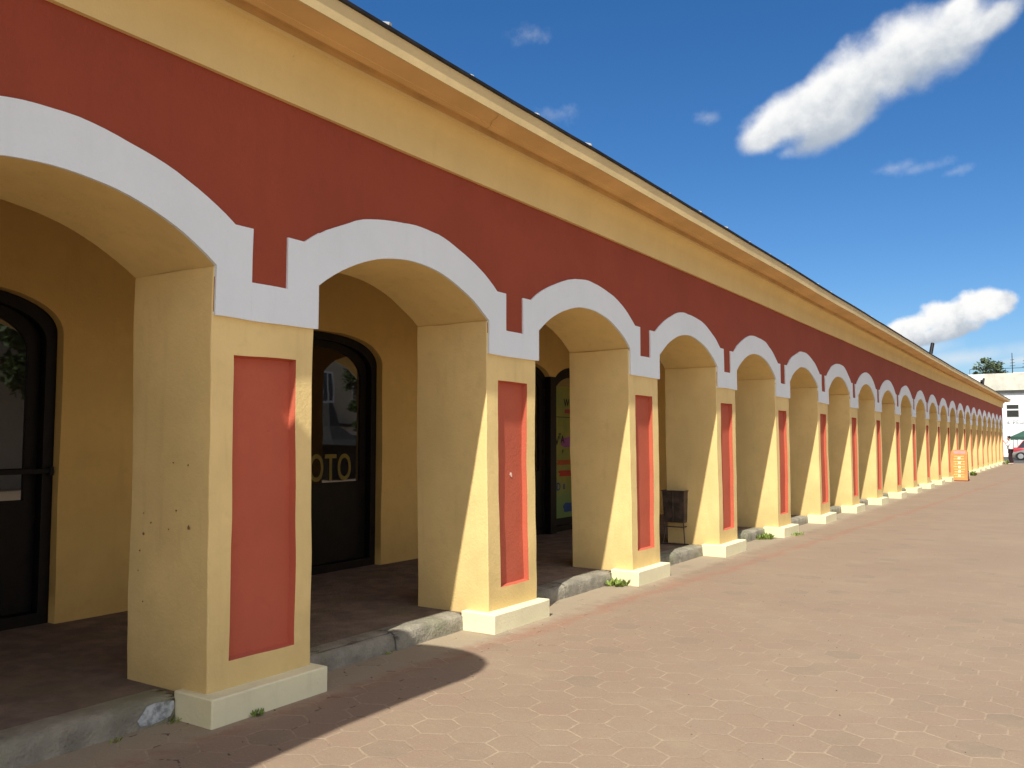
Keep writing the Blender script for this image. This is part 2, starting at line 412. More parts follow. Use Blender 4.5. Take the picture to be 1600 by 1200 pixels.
mb = MB(); slab(mb, [[(Y(N1)+H, ZB+.02, ZR), (YE, ZB+.02, ZR)]], -.012, -.02, 2, top=False); part(mb, 'frieze_wall', M_red)

# pillars
rnd = random.Random(5)
def pillar(n):
    near = n < 6; y = Y(n); mb = MB(); d = .08 if near else .3
    r = rnd.uniform
    ytl, ybl, ytr, ybr = -.012+r(-.006,.006), .045+r(-.012,.012), .780+r(-.006,.006), .806+r(-.008,.008)
    if n == 0: ytl, ybl, ytr, ybr = -.006, .014, .784, .803
    xt = xb = -.0175
    z0, z1, z2 = .118, ZB+.004, ZS-.006
    fr = lambda z: min(1, (z-z0)/(z1-z0))
    def kk(z): k = min(1, max(0, (z-1.9)/(2.35-1.9))); return k*k*(3-2*k)
    def yl(z): v = y+ybl+(ytl-ybl)*fr(z); return v
    def yr(z): v = y+ybr+(ytr-ybr)*fr(z); return v+(y+PW-.001-v)*max(0, min(1, (z-z1)/.05))
    def xf(z): return xb
    plt_, plb, prt, prb = .156+r(-.006,.006), .188+r(-.014,.014), .630+r(-.01,.01), .655+r(-.008,.008)
    pb, pt = .345+r(-.014,.014), 2.094+r(-.006,.006)
    if n == 0: plt_, plb, prt, prb, pb = .156, .161, .645, .663, .308
    if n == 1: plt_, plb, prt, prb, pb = .157, .218, .632, .662, .338
    PL = lambda z: y+plb+(plt_-plb)*fr(z)
    PR = lambda z: y+prb+(prt-prb)*fr(z)
    zs = [z0, pb, pt, z1, z2]
    def Yv(k, z): return (yl, PL, PR, yr)[k](z)
    for i in range(3):
        for j in range(4):
            if i == 1 and j == 1: continue
            wy = Yv(i+1, 1)-Yv(i, 1); wz = zs[j+1]-zs[j]
            nu, nv = max(1, round(wy/d)), max(1, round(wz/d))
            mb.grid(lambda u, v, i=i, j=j: (lambda z: (xf(z), Yv(i, z)+(Yv(i+1, z)-Yv(i, z))*u, z))(zs[j]+(zs[j+1]-zs[j])*v), nu, nv)
    zl = []
    for j in range(4):
        k = max(1, round((zs[j+1]-zs[j])/d)); zl += [zs[j]+(zs[j+1]-zs[j])*q/k for q in range(k)]
    zl.append(z2)
    nx = 9 if near else 3
    xs = [q/nx for q in range(nx+1)]
    X = lambda f, z: xf(z)+(-DP-xf(z))*f
    for fy in (yl, yr):
        for a, b in zip(zl, zl[1:]):
            for p, q in zip(xs, xs[1:]):
                mb.face([(X(p,a),fy(a),a),(X(q,a),fy(a),a),(X(q,b),fy(b),b),(X(p,b),fy(b),b)])
    for a, b in zip(zl, zl[1:]):
        mb.face([(-DP,yl(a),a),(-DP,yr(a),a),(-DP,yr(b),b),(-DP,yl(b),b)])
    mb.face([(xb,yl(z2),z2),(-DP,yl(z2),z2),(-DP,yr(z2),z2),(xb,yr(z2),z2)])
    o = part(mb, 'pillar', M_yel, smooth=35, bevel=.007)
    sub = lambda m_, nm, mat_, **k: child(m_, nm, mat_, o, **k)
    # recessed panel: back plate and four splayed reveals
    pn = MB(); dep = .046; sp = .012
    nv = max(2, round((pt-pb)/d)); nu = max(2, round((PR(1)-PL(1))/d))
    bz = lambda v: pb+sp+(pt-pb-2*sp)*v
    fz = lambda v: pb+(pt-pb)*v
    bk = lambda u, v: (xb-dep, PL(fz(v))+sp+(PR(fz(v))-PL(fz(v))-2*sp)*u, bz(v))
    ft = lambda u, v: (xb, PL(fz(v))+(PR(fz(v))-PL(fz(v)))*u, fz(v))
    pn.grid(bk, nu, nv)
    for i in range(nv):
        a, b = i/nv, (i+1)/nv
        for u in (0, 1): pn.face([ft(u,a), ft(u,b), bk(u,b), bk(u,a)])
    for i in range(nu):
        a, b = i/nu, (i+1)/nu
        for v in (0, 1): pn.face([ft(a,v), ft(b,v), bk(b,v), bk(a,v)])
    sub(pn, 'recessed_panel', M_redp, smooth=35)
    # plinth, front and back parts as one block
    pm = MB(); x0, x1 = -.73, .096+r(-.008,.008); ya, yb = y-.040+r(-.008,.008), y+PW+.038+r(-.01,.01)
    if n == 0: x1, ya, yb = .100, y-.038, y+PW+.038
    za = .156
    x0 = -.245
    nxp, nyp = (10, 10) if near else (3, 3)
    xl = [x0+(x1-x0)*q/nxp for q in range(nxp+1)]; yll = [ya+(yb-ya)*q/nyp for q in range(nyp+1)]
    for a, b in zip(yll, yll[1:]):
        for (za_, zb_) in ((-.02, .07), (.07, za)):
            pm.face([(x1,a,za_),(x1,b,za_),(x1,b,zb_),(x1,a,zb_)]); pm.face([(x0,a,za_),(x0,b,za_),(x0,b,zb_),(x0,a,zb_)])
        for c_, e_ in zip(xl, xl[1:]): pm.face([(c_,a,za),(e_,a,za),(e_,b,za),(c_,b,za)])
    for c_, e_ in zip(xl, xl[1:]):
        for (za_, zb_) in ((-.02, .07), (.07, za)):
            pm.face([(c_,ya,za_),(e_,ya,za_),(e_,ya,zb_),(c_,ya,zb_)]); pm.face([(c_,yb,za_),(e_,yb,za_),(e_,yb,zb_),(c_,yb,zb_)])
    sub(pm, 'plinth', M_plinth, smooth=35, bevel=.009)
    return o
def child(mb, name, mat, par, tfn=tf, **k):
    o = mb.build(name, mat, None, tfn, **k); o.parent = par
    o.matrix_parent_inverse = Matrix.Identity(4) if par is not A else Matrix.Translation((0,-Y(0),0))
    # parts are modelled in world space: cancel the arcade root offset for grandchildren
    return o
pillars = {n: pillar(n) for n in range(N0, N1+1)}

# chips on the first two pillars
M_chip = mat_simple('exposed_dark_chip', (.22,.135,.06), .9)
def fleck(par, pts, mat, name='plaster_chip'):
    rr = random.Random(3)
    for (c, ax, r0) in pts:
        mb = MB(); r0 *= .62
        c = Vector(c); k = 8; ring = []
        for i in range(k):
            a = 2*math.pi*i/k; q = r0*rr.uniform(.55, 1.2)
            off = Vector((math.cos(a)*q, 0, math.sin(a)*q*1.3)) if ax == 'y' else Vector((0, math.cos(a)*q, math.sin(a)*q*1.5))
            ring.append(c+off)
        nrm = Vector((0, .004, 0)) if ax == 'y' else Vector((-.004, 0, 0))
        mb.face(ring)
        for i in range(k): mb.face([ring[i], ring[(i+1)%k], ring[(i+1)%k]+nrm, ring[i]+nrm])
        child(mb, name, mat, par)
yl0 = Y(0)-.004
fleck(pillars[0], [((-.35,yl0,1.45),'y',.007), ((-.21,yl0,1.44),'y',.007), ((-.31,yl0,1.17),'y',.007), ((-.19,yl0,1.08),'y',.015),
      ((-.63,yl0,1.14),'y',.006), ((-.62,yl0,1.02),'y',.012), ((-.55,yl0,1.09),'y',.006), ((-.65,yl0,.92),'y',.006), ((-.37,yl0,1.06),'y',.005), ((-.6,yl0,.62),'y',.006), ((-.66,yl0,.80),'y',.005)], M_chip)
M_pchip = mat_simple('pale_plaster_spot', (.75,.55,.42), .9)
fleck(pillars[1], [((-.0165-.046+.004,Y(1)+.455,1.285),'x',.03)], M_pchip)

# cornice, soffit, fascia as swept profiles
def wv(p):
    q = Vector(p); a = noise.noise_vector(Vector((q.x*.2, q.y*.35, 2.)))*.0132 + noise.noise_vector(Vector((q.x*.4, q.y*1.5, 5.)))*.0036
    q.x += a.x; q.z = (q.z+a.z)*settle(q.y); return q
def sweep(prof, name, mat, y0=YA-.3, y1=YE+.35, step=.46, wave=1., smooth=40):
    mb = MB(); ny = int((y1-y0)/step)
    def w(p):
        q = Vector(p); a = noise.noise_vector(Vector((q.x*.2, q.y*.35, 2.)))*.022*wave + noise.noise_vector(Vector((q.x*.4, q.y*1.5, 5.)))*.006*wave
        q.x += a.x; q.z = (q.z+a.z)*settle(q.y); return q
    for (xa, za), (xb, zb) in zip(prof, prof[1:]):
        mb.grid(lambda u, v: (xa+(xb-xa)*v, y0+(y1-y0)*u, za+(zb-za)*v), ny, 1)
    return part(mb, name, mat, tfn=w, smooth=smooth)
cove = [(.022+.104*(1-math.cos(a)), 3.95+.13*math.sin(a)) for a in [math.pi/2*i/7 for i in range(8)]]
sweep([(-.03,3.730),(.022,3.730)]+cove+[(.126,4.105)], 'cornice_band', M_yel2, wave=.35)
sweep([(.124,4.104),(.135,4.140),(.190,4.140),(.196,4.118),(.207,4.112)], 'shadow_gap', M_groove, wave=.6)
sweep([(.205,4.113),(.26,4.119),(.262,4.124),(.33,4.131),(.427,4.150)], 'soffit', M_soffit, wave=.6)
sweep([(.422,4.149),(.422,4.138),(.436,4.140),(.438,4.276),(.425,4.278)], 'fascia', M_fascia, wave=.6)
for (y, L) in ((5.62,.26),(9.4,.2),(14.8,.22),(21.5,.24),(27.9,.24),(39.,.24)):
    ck = MB(); pts = [(.208+L*.8*i/8, y+.10*math.sin(i*1.3+y)*.10-.28*i/8*.5) for i in range(9)]
    for (xa, ya), (xb, yb) in zip(pts, pts[1:]):
        w_ = .0025+.003*abs(math.sin(xa*40)); ck.face([(xa,ya-w_,4.109+(xa-.2)*.16),(xb,yb-w_,4.109+(xb-.2)*.16),(xb,yb+w_,4.109+(xb-.2)*.16),(xa,ya+w_,4.109+(xa-.2)*.16)])
    part(ck, 'soffit_crack', M_groove, tfn=wv)
# roof: front edge rolled, slope up to the ridge and down the back
ROOFP = [(.425,4.276),(.454,4.280),(.458,4.299),(.440,4.310),(-1.2,4.91),(-4.6,6.0),(-9.6,4.2),(-9.6,4.12)]
sweep(ROOFP, 'roof', M_roof, wave=.6, y1=YE+1.15)
SEAMS = []
for k in range(int((YE-YA)/.93)):
    y = 4.16-.93*8+.93*k
    if y > YE+.8: break
    r1 = rnd.uniform(0, .02); seam = MB(); hs2 = rnd.uniform(.003, .02)
    seam.face([(.456,y-.012,4.302),(.456,y+.012,4.302),(.446+r1,y+.012,4.302+hs2),(.446+r1,y-.012,4.302+hs2)])
    seam.face([(.456,y-.012,4.302),(.446+r1,y-.012,4.302+hs2),(-1.2,y-.012,4.915+hs2),(-1.2,y-.012,4.915)])
    seam.face([(.456,y+.012,4.302),(-1.2,y+.012,4.915),(-1.2,y+.012,4.915+hs2),(.446+r1,y+.012,4.302+hs2)])
    seam.face([(.446+r1,y-.012,4.302+hs2),(.446+r1,y+.012,4.302+hs2),(-1.2,y+.012,4.915+hs2),(-1.2,y-.012,4.915+hs2)])
    SEAMS.append(seam)
for seam in SEAMS: part(seam, 'roof_seam', M_seam, tfn=wv)
# little stub pipes along the roof edge
for (y, x, h, r, lean) in ((29.6,.33,.36,.055,.28),(47.1,.33,.30,.05,.2),(46.2,.35,.12,.05,-.35)):
    mb = MB(); z = 4.37*settle(y)-.03
    mb.tube((x,y,z-.12),(x+.05,y+lean,z+h),r,r,10)
    part(mb, 'roof_pipe', M_dark, tfn=None)
# end gable closing, back wall, ceiling, inner wall
mb = MB(); mb.box(-9., -.02, YE-.1, YE, 0, 3.75); mb.box(-9.2, -9., YA, YE, 0, 4.05); mb.box(-9., -2.9, YA, YA+.2, 0, 4.0)
part(mb, 'end_wall', M_yel)
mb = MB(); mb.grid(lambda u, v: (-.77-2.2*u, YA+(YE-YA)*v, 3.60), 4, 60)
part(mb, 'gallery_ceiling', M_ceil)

XW = -2.7
def optop(t): return 2.45+.32*max(0., 1-(abs(t)/1.08)**3.2)**.5
doors = [(2.74,1), (6.57,1), (10.47,1), (12.71,1), (-1.1,1), (-4.9,1), (20.6,1), (24.4,1), (28.2,1), (32.,1), (36.,1), (40.,1), (44.,1), (48.,1), (52.,1), (56.,1), (60.,1)]
doors.sort()
iw = MB(); yc = YA
zt = 3.62
def wallgrid(ya, yb, z0, z1):
    iw.grid(lambda u, v: (XW, ya+(yb-ya)*u, z0+(z1-z0)*v), max(1, int((yb-ya)/.25)), 10)
for (c, _) in doors:
    a, b = c-1.08, c+1.08
    if a > yc: wallgrid(yc, a, .05, zt)
    nt = 36; ts = [-1.08*math.cos(math.pi*i/nt) for i in range(nt+1)]
    for p, q in zip(ts, ts[1:]):
        for k in range(3):
            z = lambda t, f: optop(t)+(zt-optop(t))*f
            iw.face([(XW,c+p,z(p,k/3)),(XW,c+q,z(q,k/3)),(XW,c+q,z(q,(k+1)/3)),(XW,c+p,z(p,(k+1)/3))])
        iw.face([(XW,c+p,optop(p)),(XW,c+q,optop(q)),(XW-.16,c+q,optop(q)),(XW-.16,c+p,optop(p))])
    for s_ in (a, b):
        for k in range(8): iw.face([(XW,s_,.05+2.4*k/8),(XW-.16,s_,.05+2.4*k/8),(XW-.16,s_,.05+2.4*(k+1)/8),(XW,s_,.05+2.4*(k+1)/8)])
    yc = b
wallgrid(yc, YE-.1, .05, zt)
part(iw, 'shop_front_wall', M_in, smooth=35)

# shop doors: outer frame, stile ring round one big pane, lower panel, bar
def ring(mb, outer, inner, x0, x1):
    n = len(outer)
    for i in range(n):
        j = (i+1) % n
        o0, o1, i0, i1 = outer[i], outer[j], inner[i], inner[j]
        mb.face([(x1,*o0),(x1,*o1),(x1,*i1),(x1,*i0)]); mb.face([(x0,*o0),(x0,*i0),(x0,*i1),(x0,*o1)])
        mb.face([(x0,*i0),(x1,*i0),(x1,*i1),(x0,*i1)]); mb.face([(x0,*o0),(x0,*o1),(x1,*o1),(x1,*o0)])
def outline(hw, zb, inset, n=32):
    k = (hw)/1.08
    pts = [(-hw, zb)]
    for i in range(n+1):
        t = -math.cos(math.pi*i/n); pts.append((t*hw, 2.45-inset+ .32*max(0., 1-abs(t)**3.2)**.5))
    pts.append((hw, zb)); return pts
def door(c, bar=False, word=None, first=False):
    o = None
    sh_ = lambda pts: [(c+a, b) for a, b in pts]
    X = XW-.09
    f = MB(); ring(f, sh_(outline(1.079, .12, .001)), sh_(outline(.99, .22, .085)), X-.10, X)
    o = part(f, 'shop_door', M_dark, tfn=None, bevel=.006)
    TL = math.tan(R_(4.)) if c in (2.74, 6.57) else 0.; shear = lambda p: Vector((p[0]-(p[1]-c)*TL, p[1], p[2]))
    g = MB(); ring(g, sh_(outline(.988, .225, .087)), sh_(outline(.885, 1.11, .165)), X-.075, X-.012)
    child(g, 'sash', M_dark, o, tfn=shear, bevel=.004)
    # lower kick panel with raised fields
    p = MB(); p.box(X-.09, X-.045, c-.88, c+.88, .20, 1.12)
    for q in range(3):
        a = c-.80+q*.53; p.box(X-.046, X-.030, a+.04, a+.49, .36, .98); p.box(X-.031, X-.018, a+.10, a+.43, .43, .91)
    child(p, 'lower_panel', M_dark, o, tfn=shear, bevel=.006)
    gl = MB(); pts = sh_(outline(.895, 1.09, .155)); gx = lambda y_: X-.028-(y_-c)*TL; gl.face([(gx(a), a, b) for a, b in pts])
    child(gl, 'glass', M_glass, o, tfn=None, fixn=False, weld=0)
    if bar:
        b_ = MB(); b_.box(X+.0, X+.03, c-1.06, c+1.07, 1.315, 1.355); b_.box(X+.0, X+.045, c+1.03, c+1.06, 1.30, 1.37)
        child(b_, 'cross_bar', M_bar, o, tfn=None, bevel=.004)
    if word:
        m_let = mat_simple('yellow_film_letters', (.19,.145,.03), .6)
        Mx = Matrix(((-TL,0,1,gx(c-.24)+.004),(1,0,0,c-.24),(0,1,0,1.135),(0,0,0,1)))
        t = text_mesh('lettering', word, .385, .001, m_let, Mx, None, bold=True, squash=.86)
        t.parent = o
    return o
for (c, _) in doors: door(c, bar=abs(c-2.74) < .01, word='ФОТО' if abs(c-6.57) < .01 else None)
mb = MB(); mb.box(XW-.1, XW+.012, 11.50, 11.68, .13, 2.56); part(mb, 'door_post', M_dark, tfn=None, bevel=.006)
# dark shop interior shell behind the fronts
mb = MB(); mb.box(-3.1, -3.0, YA, YE-.1, .05, 3.6); part(mb, 'shop_partition', M_dark, tfn=None)

# fix transforms: every arcade part was modelled in world space
bpy.context.view_layer.update()
for o in kids(A):
    o.matrix_parent_inverse = A.matrix_world.inverted()

# ------------------------------------------------------------------ ground, floor, kerb
def plane(name, mat, x0, x1, y0, y1, z, nx=1, ny=1, label=None):
    mb = MB(); mb.grid(lambda u, v: (x0+(x1-x0)*u, y0+(y1-y0)*v, z), nx, ny)
    o = mb.build(name, mat, fixn=False)
    o.data.flip_normals() if o.data.polygons[0].normal.z < 0 else None
    tag(o, kind='structure'); return o
plane('ground', mat_simple('dry_earth', (.20,.16,.10), .95, var=.2, scale=.3), -700, 700, -300, 1300, -.03)
plane('pavement', M_pave, -9, 60, -40, 66.6, 0)
plane('road', M_road, -120, 200, 66.6, 89, -.012)
fl = MB(); fl.grid(lambda u, v: (-.27-2.93*u, YA+(YE-.1-YA)*v, .131+.002*math.sin(v*90+u*3)), 6, 200)
tag(fl.build('gallery_floor', M_floor, smooth=30), kind='structure')
rk = random.Random(11)
kb = MB()
for n in range(N0, N1):
    a, b = Y(n)+PW+.03, Y(n+1)-.03
    cut = a+(1.04 if n == 0 else rk.uniform(.8,1.15))
    for (p, q) in ((a, cut-.005), (cut+.005, b)):
        xo = -.232+rk.uniform(-.012,.012); zo = .140+rk.uniform(-.006,.005); m_ = max(4, int((q-p)/.06)); bv = .014
        prof = [(-.43,.0),(-.43,zo-.003),(-.36,zo),(xo-bv-.03,zo),(xo-.012,zo-.014),(xo,zo-bv-.01),(xo+.01,-.02)]
        for i in range(len(prof)-1):
            (xa,za),(xb,zb) = prof[i], prof[i+1]
            kb.grid(lambda u, v: (xa+(xb-xa)*v, p+(q-p)*u, za+(zb-za)*v), m_, 2)
        for e in (p, q): kb.face([(x, e, z) for x, z in prof])
def tk(p):
    q = Vector(p); a = noise.noise_vector(q*6)*.009+noise.noise_vector(q*22)*.0035
    k = min(1, max(0, (q.x+.43)*8)); return q+a*k
tag(kb.build('kerb', M_kerb, tf=tk, smooth=50), kind='structure')
# flaking grey-blue paint on the kerb beside the first pillar
M_patch = mat_simple('flaking_pale_paint', (.36,.38,.38), .85, var=.45, scale=26)
mb = MB(); ring_ = []; rr = random.Random(8)
pp = [(2.93,.02),(3.0,.012),(3.06,.018),(3.12,.03),(3.145,.075),(3.14,.11),(3.08,.118),(3.02,.125),(2.97,.118),(2.945,.085),(2.915,.055)]
mb.prism([(y, z) for y, z in pp], .004, Matrix(((0,0,1,-.2225),(1,0,0,0),(0,1,0,0),(0,0,0,1))))
o = mb.build('paint_patch', M_patch); tag(o, 'pale blue-grey patch of flaking paint on the kerb beside the nearest pillar', 'paint patch')

# weeds
def weed(x, y, r, n, h, label, seed, z=0.):
    rr = random.Random(seed); mb = MB()
    for i in range(n):
        a = rr.uniform(0, 6.28); d = r*rr.random()**.7; p = Vector((x+math.cos(a)*d*.6, y+math.sin(a)*d, z))
        L = rr.uniform(.4, 1)*h; t = rr.uniform(.2, 1.1); b = rr.uniform(0, 6.28)
        dr = Vector((math.cos(b)*math.sin(t), math.sin(b)*math.sin(t), math.cos(t))); sd = dr.cross(Vector((0,0,1))).normalized()*L*.22
        mb.face([p, p+dr*L*.5+sd, p+dr*L, p+dr*L*.5-sd])
    o = mb.build('weed', M_leaf, weld=0, fixn=False); tag(o, label, 'weed', 'weeds growing along the arcade base')
weed(.113, 3.46, .04, 34, .05, 'tiny green weed against the plinth of the nearest pillar', 1)
weed(-.19, 3.12, .05, 24, .035, 'small dark weed in the corner where the painted kerb patch meets the nearest pillar', 2)
weed(-.13, 8.70, .20, 260, .10, 'leafy green weed clump left of the third pillar from the left', 3)
weed(-.02, 9.72, .05, 40, .05, 'tiny weed tuft at the right foot of the third pillar from the left', 4)
weed(-.16, 13.95, .26, 260, .10, 'low green weed clump left of the fifth pillar from the left', 5)
weed(.13, 14.75, .2, 90, .06, 'short weed strip right below the plinth of the fifth pillar', 6)
weed(.20, 42.9, .18, 60, .26, 'dark weed tuft on the paving beyond the orange board', 7)
weed(.18, 64.6, .2, 50, .3, 'weed tuft at the far end of the arcade near the person in white', 8)
weed(-.17, 2.75, .05, 22, .03, 'sparse dark weed at the kerb foot at the lower left', 9)
weed(-.20, 4.95, .04, 22, .03, 'tiny weed at the joint of the kerb stones between the first two pillars', 10)

# grit and small leaves on the paving
mb = MB(); rr = random.Random(21)
for i in range(520):
    x = rr.uniform(.2, 7.5); y = rr.uniform(2., 14); s_ = rr.uniform(.002,.007)*(1.6 if rr.random() < .08 else 1)
    a = rr.uniform(0, 6.28); c_, d_ = math.cos(a)*s_, math.sin(a)*s_
    p = Vector((x, y, .001)); q = [p+Vector((c_,d_,0)), p+Vector((-d_*.6,c_*.6,0)), p-Vector((c_,d_,0)), p+Vector((d_*.6,-c_*.6,0))]
    t_ = p+Vector((0,0,s_*.8)); b = len(mb.v); mb.v += [tuple(v) for v in q]+[tuple(t_)]
    for k in range(4): mb.f.append([b+k, b+(k+1)%4, b+4])
tag(mb.build('grit', mat_simple('brown_grit', (.16,.12,.08), .9, var=.6, scale=30), weld=0), kind='stuff')

# ------------------------------------------------------------------ poster on the fourth shop front
PX = XW-.09-.012
P = empty('poster', (PX+.004, 12.25, .34))
tag(P, 'tall yellow-green poster with black, purple, orange and blue print on the dark shop front', 'poster')
def pposter():
    m, N, b, pos = new_mat('faded_printed_paper', .6, .3)
    x, y, z = N.xyz(pos)
    f = N.noise(pos, 3, 4); c = N.mix(N.ramp(f, .35, .65), (.22,.235,.045), (.32,.28,.055))
    c = N.mix(N.ramp(z, .9, .6), c, (.17,.26,.08)); c = N.mix(N.m('MULTIPLY', N.ramp(N.m('ABSOLUTE', N.m('SUBTRACT', z, 2.2)), .25, .0), .5), c, (.15,.22,.06))
    N.l.new(c, b.inputs['Base Color']); return m
M_pp = pposter()
def pbox(name, mat, y0, y1, z0, z1, x0=0., x1=.004, rnd_=0):
    mb = MB()
    if rnd_:
        rr = random.Random(rnd_); k = 18; cy, cz, ry, rz = (y0+y1)/2, (z0+z1)/2, (y1-y0)/2, (z1-z0)/2
        pts = []
        for i in range(k):
            a = 2*math.pi*i/k; q = rr.uniform(.78, 1.); pts.append((cy+ry*q*max(-.92,min(.92,1.25*math.cos(a))), cz+rz*q*max(-.92,min(.92,1.25*math.sin(a)))))
        mb.prism(pts, x1-x0, Matrix(((0,0,1,x0),(1,0,0,0),(0,1,0,0),(0,0,0,1))))
    else: mb.box(x0, x1, y0, y1, z0, z1)
    return mb.build(name, mat, P)
def pcol(nm, c): return mat_simple(nm, tuple(q*.75 for q in c), .6, var=.15)
pbox('paper', M_pp, -.53, .60, 0, 2.10, 0, .004)
pbox('fold_line', pcol('fold_brown', (.10,.09,.03)), -.53, .60, 1.595, 1.61, .0045, .006)
pbox('orange_band', pcol('orange_ink', (.55,.11,.02)), -.46, .55, .83, .93, .0045, .006, 3)
pbox('red_band', pcol('red_ink', (.55,.04,.015)), -.40, .55, .64, .76, .0045, .006, 4)
pbox('purple_blob', pcol('purple_ink', (.36,.10,.30)), -.30, .50, 1.10, 1.30, .0045, .006, 5)
pbox('blue_splash', pcol('blue_ink', (.03,.10,.30)), -.24, .42, .07, .24, .0045, .006, 9)
pbox('red_splash', pcol('dull_red_ink', (.42,.06,.05)), -.16, .2, 1.66, 1.74, .0045, .006, 6)
def ptext(s, y, z, size, col):
    Mx = Matrix(((0,0,1,.0075),(1,0,0,y),(0,1,0,z),(0,0,0,1)))
    return text_mesh('lettering', s, size, .0008, col, Mx, P, bold=True)
M_blk = pcol('black_ink', (.012,.012,.012)); M_blu = pcol('blue_letter_ink', (.03,.08,.25))
ptext('W', -.16, 1.78, .17, M_blk); ptext('A', -.26, 1.19, .17, M_blk); ptext('V', -.44, 1.16, .20, M_blk); ptext('T', -.33, 1.25, .13, M_blk)
ptext('P', -.22, 1.02, .09, M_blk); ptext('D', -.40, .44, .17, M_blu); ptext('8', -.19, .45, .13, M_blu)

# ------------------------------------------------------------------ litter bin on a stand
B = empty('litter_bin', (-.46, 11.36, .134))
tag(B, 'dark brown steel litter bin on thin legs, tucked behind the third pillar', 'bin')
mb = MB(); w_ = .33
def tp(x, y, z): # taper towards the base
    k = 1-.12*(1-(z-.30)/.44); cx_, cy_ = -w_/2, w_/2; return (cx_+(x-cx_)*k, cy_+(y-cy_)*k, z)
V = [tp(x,y,z) for z in (.30,.74) for (x,y) in ((-w_,0),(0,0),(0,w_),(-w_,w_))]
mb.v += V; mb.f += [[0,3,2,1],[0,1,5,4],[1,2,6,5],[2,3,7,6],[3,0,4,7]]
I = [tp(x,y,z) for z in (.34,.74) for (x,y) in ((-w_+.012,.012),(-.012,.012),(-.012,w_-.012),(-w_+.012,w_-.012))]
b0 = len(mb.v); mb.v += I; mb.f += [[b0+0,b0+1,b0+2,b0+3]]+[[b0+a,b0+4+a,b0+4+(a+1)%4,b0+(a+1)%4] for a in range(4)]+[[4+a,4+(a+1)%4,b0+4+(a+1)%4,b0+4+a] for a in range(4)]
mb.build('bin_body', M_brownsteel, B, weld=0)
mb = MB()
for (a, b) in (((-w_-.006,-.006),(.006,-.006)), ((.006,-.006),(.006,w_+.006)), ((.006,w_+.006),(-w_-.006,w_+.006)), ((-w_-.006,w_+.006),(-w_-.006,-.006))):
    mb.tube((*a,.738),(*b,.738),.008,.008,6)
mb.tube((-.165,-.012,.735),(-.165,-.012,.31),.007); mb.tube((.012,w_/2,.735),(.012,w_/2,.31),.007)
mb.build('rim', M_brownsteel, B)
for (x, y) in ((-w_+.04,.03),(-.03,.03),(-.03,w_-.03),(-w_+.04,w_-.03)):
    mb = MB(); ox, oy = (-.03 if x < -.15 else .03), (-.02 if y < .15 else .03)
    mb.tube((x,y,.32),(x+ox,y+oy,.0),.009,.009,6); mb.build('leg', M_brownsteel, B)
mb = MB()
for s_ in (.0, w_): mb.tube((-w_-.03,s_,.012),(.06,s_,.012),.011,.011,6)
mb.tube((-w_+.04,.03,.24),(-.03,.03,.24),.008,.008,6); mb.tube((-.03,.03,.24),(-.03,w_-.03,.24),.008,.008,6)
mb.build('base_frame', M_brownsteel, B)
# a second dark bin deeper along the arcade, hardly more than a sliver
B2 = B.copy(); sc.collection.objects.link(B2); B2.location = (-.45, 20.3, .134); B2['label'] = 'second dark steel bin, a sliver seen behind the sixth pillar'
for c_ in kids(B):
    if c_ is B2: continue
    d_ = c_.copy(); sc.collection.objects.link(d_); d_.parent = B2

# ------------------------------------------------------------------ orange sandwich board
G = empty('sandwich_board', (.27, 37.2, 0), 0)
tag(G, 'orange sandwich board with yellow lines of lettering standing on the paving by the arcade', 'sandwich board')
def board_mat():
    return mat_simple('orange_print', (.58,.27,.09), .6, var=.12, scale=6)
M_ob = board_mat(); M_rs = mat_simple('dark_red_board_back', (.16,.03,.02), .7)
hw, Ht, tl = .285, 1.17, .05
Mf = Matrix.Translation((0,-.16,.02)) @ Matrix.Rotation(R_(-7.5), 4, 'X')   # front leaf leans back
def leaf(name, Mt, mat):
    mb = MB(); pts = [(-hw,0),(hw,0),(hw,Ht-.09),(hw-.03,Ht-.025),(hw-.09,Ht),(-hw+.09,Ht),(-hw+.03,Ht-.025),(-hw,Ht-.09)]
    mb.prism(pts, .03, Mt @ Matrix(((1,0,0,0),(0,0,-1,0),(0,1,0,0),(0,0,0,1)))); return mb.build(name, mat, G, bevel=.004)
leaf('front_leaf', Mf, M_ob)
Mb_ = Matrix.Translation((0,.19,.02)) @ Matrix.Rotation(R_(7.5), 4, 'X') @ Matrix.Translation((0,.03,0))
leaf('rear_leaf', Mb_, M_rs)
mb = MB(); mb.box(-hw+.01, hw+.03, -.16, .20, .05, .075); mb.box(hw+.002, hw+.02, -.17, .19, .0, .06); mb.box(-hw, hw, -.20, -.16, 0, .03); mb.build('foot_frame', M_rs, G)
M_pk = mat_simple('pink_header', (.75,.33,.33), .6); M_ye = mat_simple('yellow_lines', (.74,.60,.20), .6); M_cr = mat_simple('cream_column', (.85,.74,.48), .6)
def onb(name, mat, rects):
    mb = MB()
    for (x0, x1, z0, z1) in rects: mb.box(x0, x1, -.035, -.031, z0, z1, Mf)
    mb.build(name, mat, G)
onb('header', M_pk, [(-.19,.21,1.02,1.13)])
rr = random.Random(4); L_ = []
for k in range(9):
    z = .90-.098*k
    a = rr.uniform(.15,.2); b = rr.uniform(.15,.21)
    x = -a
    while x < b-.02:
        wd = rr.uniform(.025,.07); L_.append((x, min(x+wd, b), z, z+.036)); x += wd+.013
onb('text_lines', M_ye, L_)
mb = MB()
for k in range(5):
    z = .80-.17*k; mb.box(-.04+rr.uniform(-.01,.01), .05, -.0375, -.0355, z, z+.10, Mf)
mb.build('cream_marks', M_cr, G)

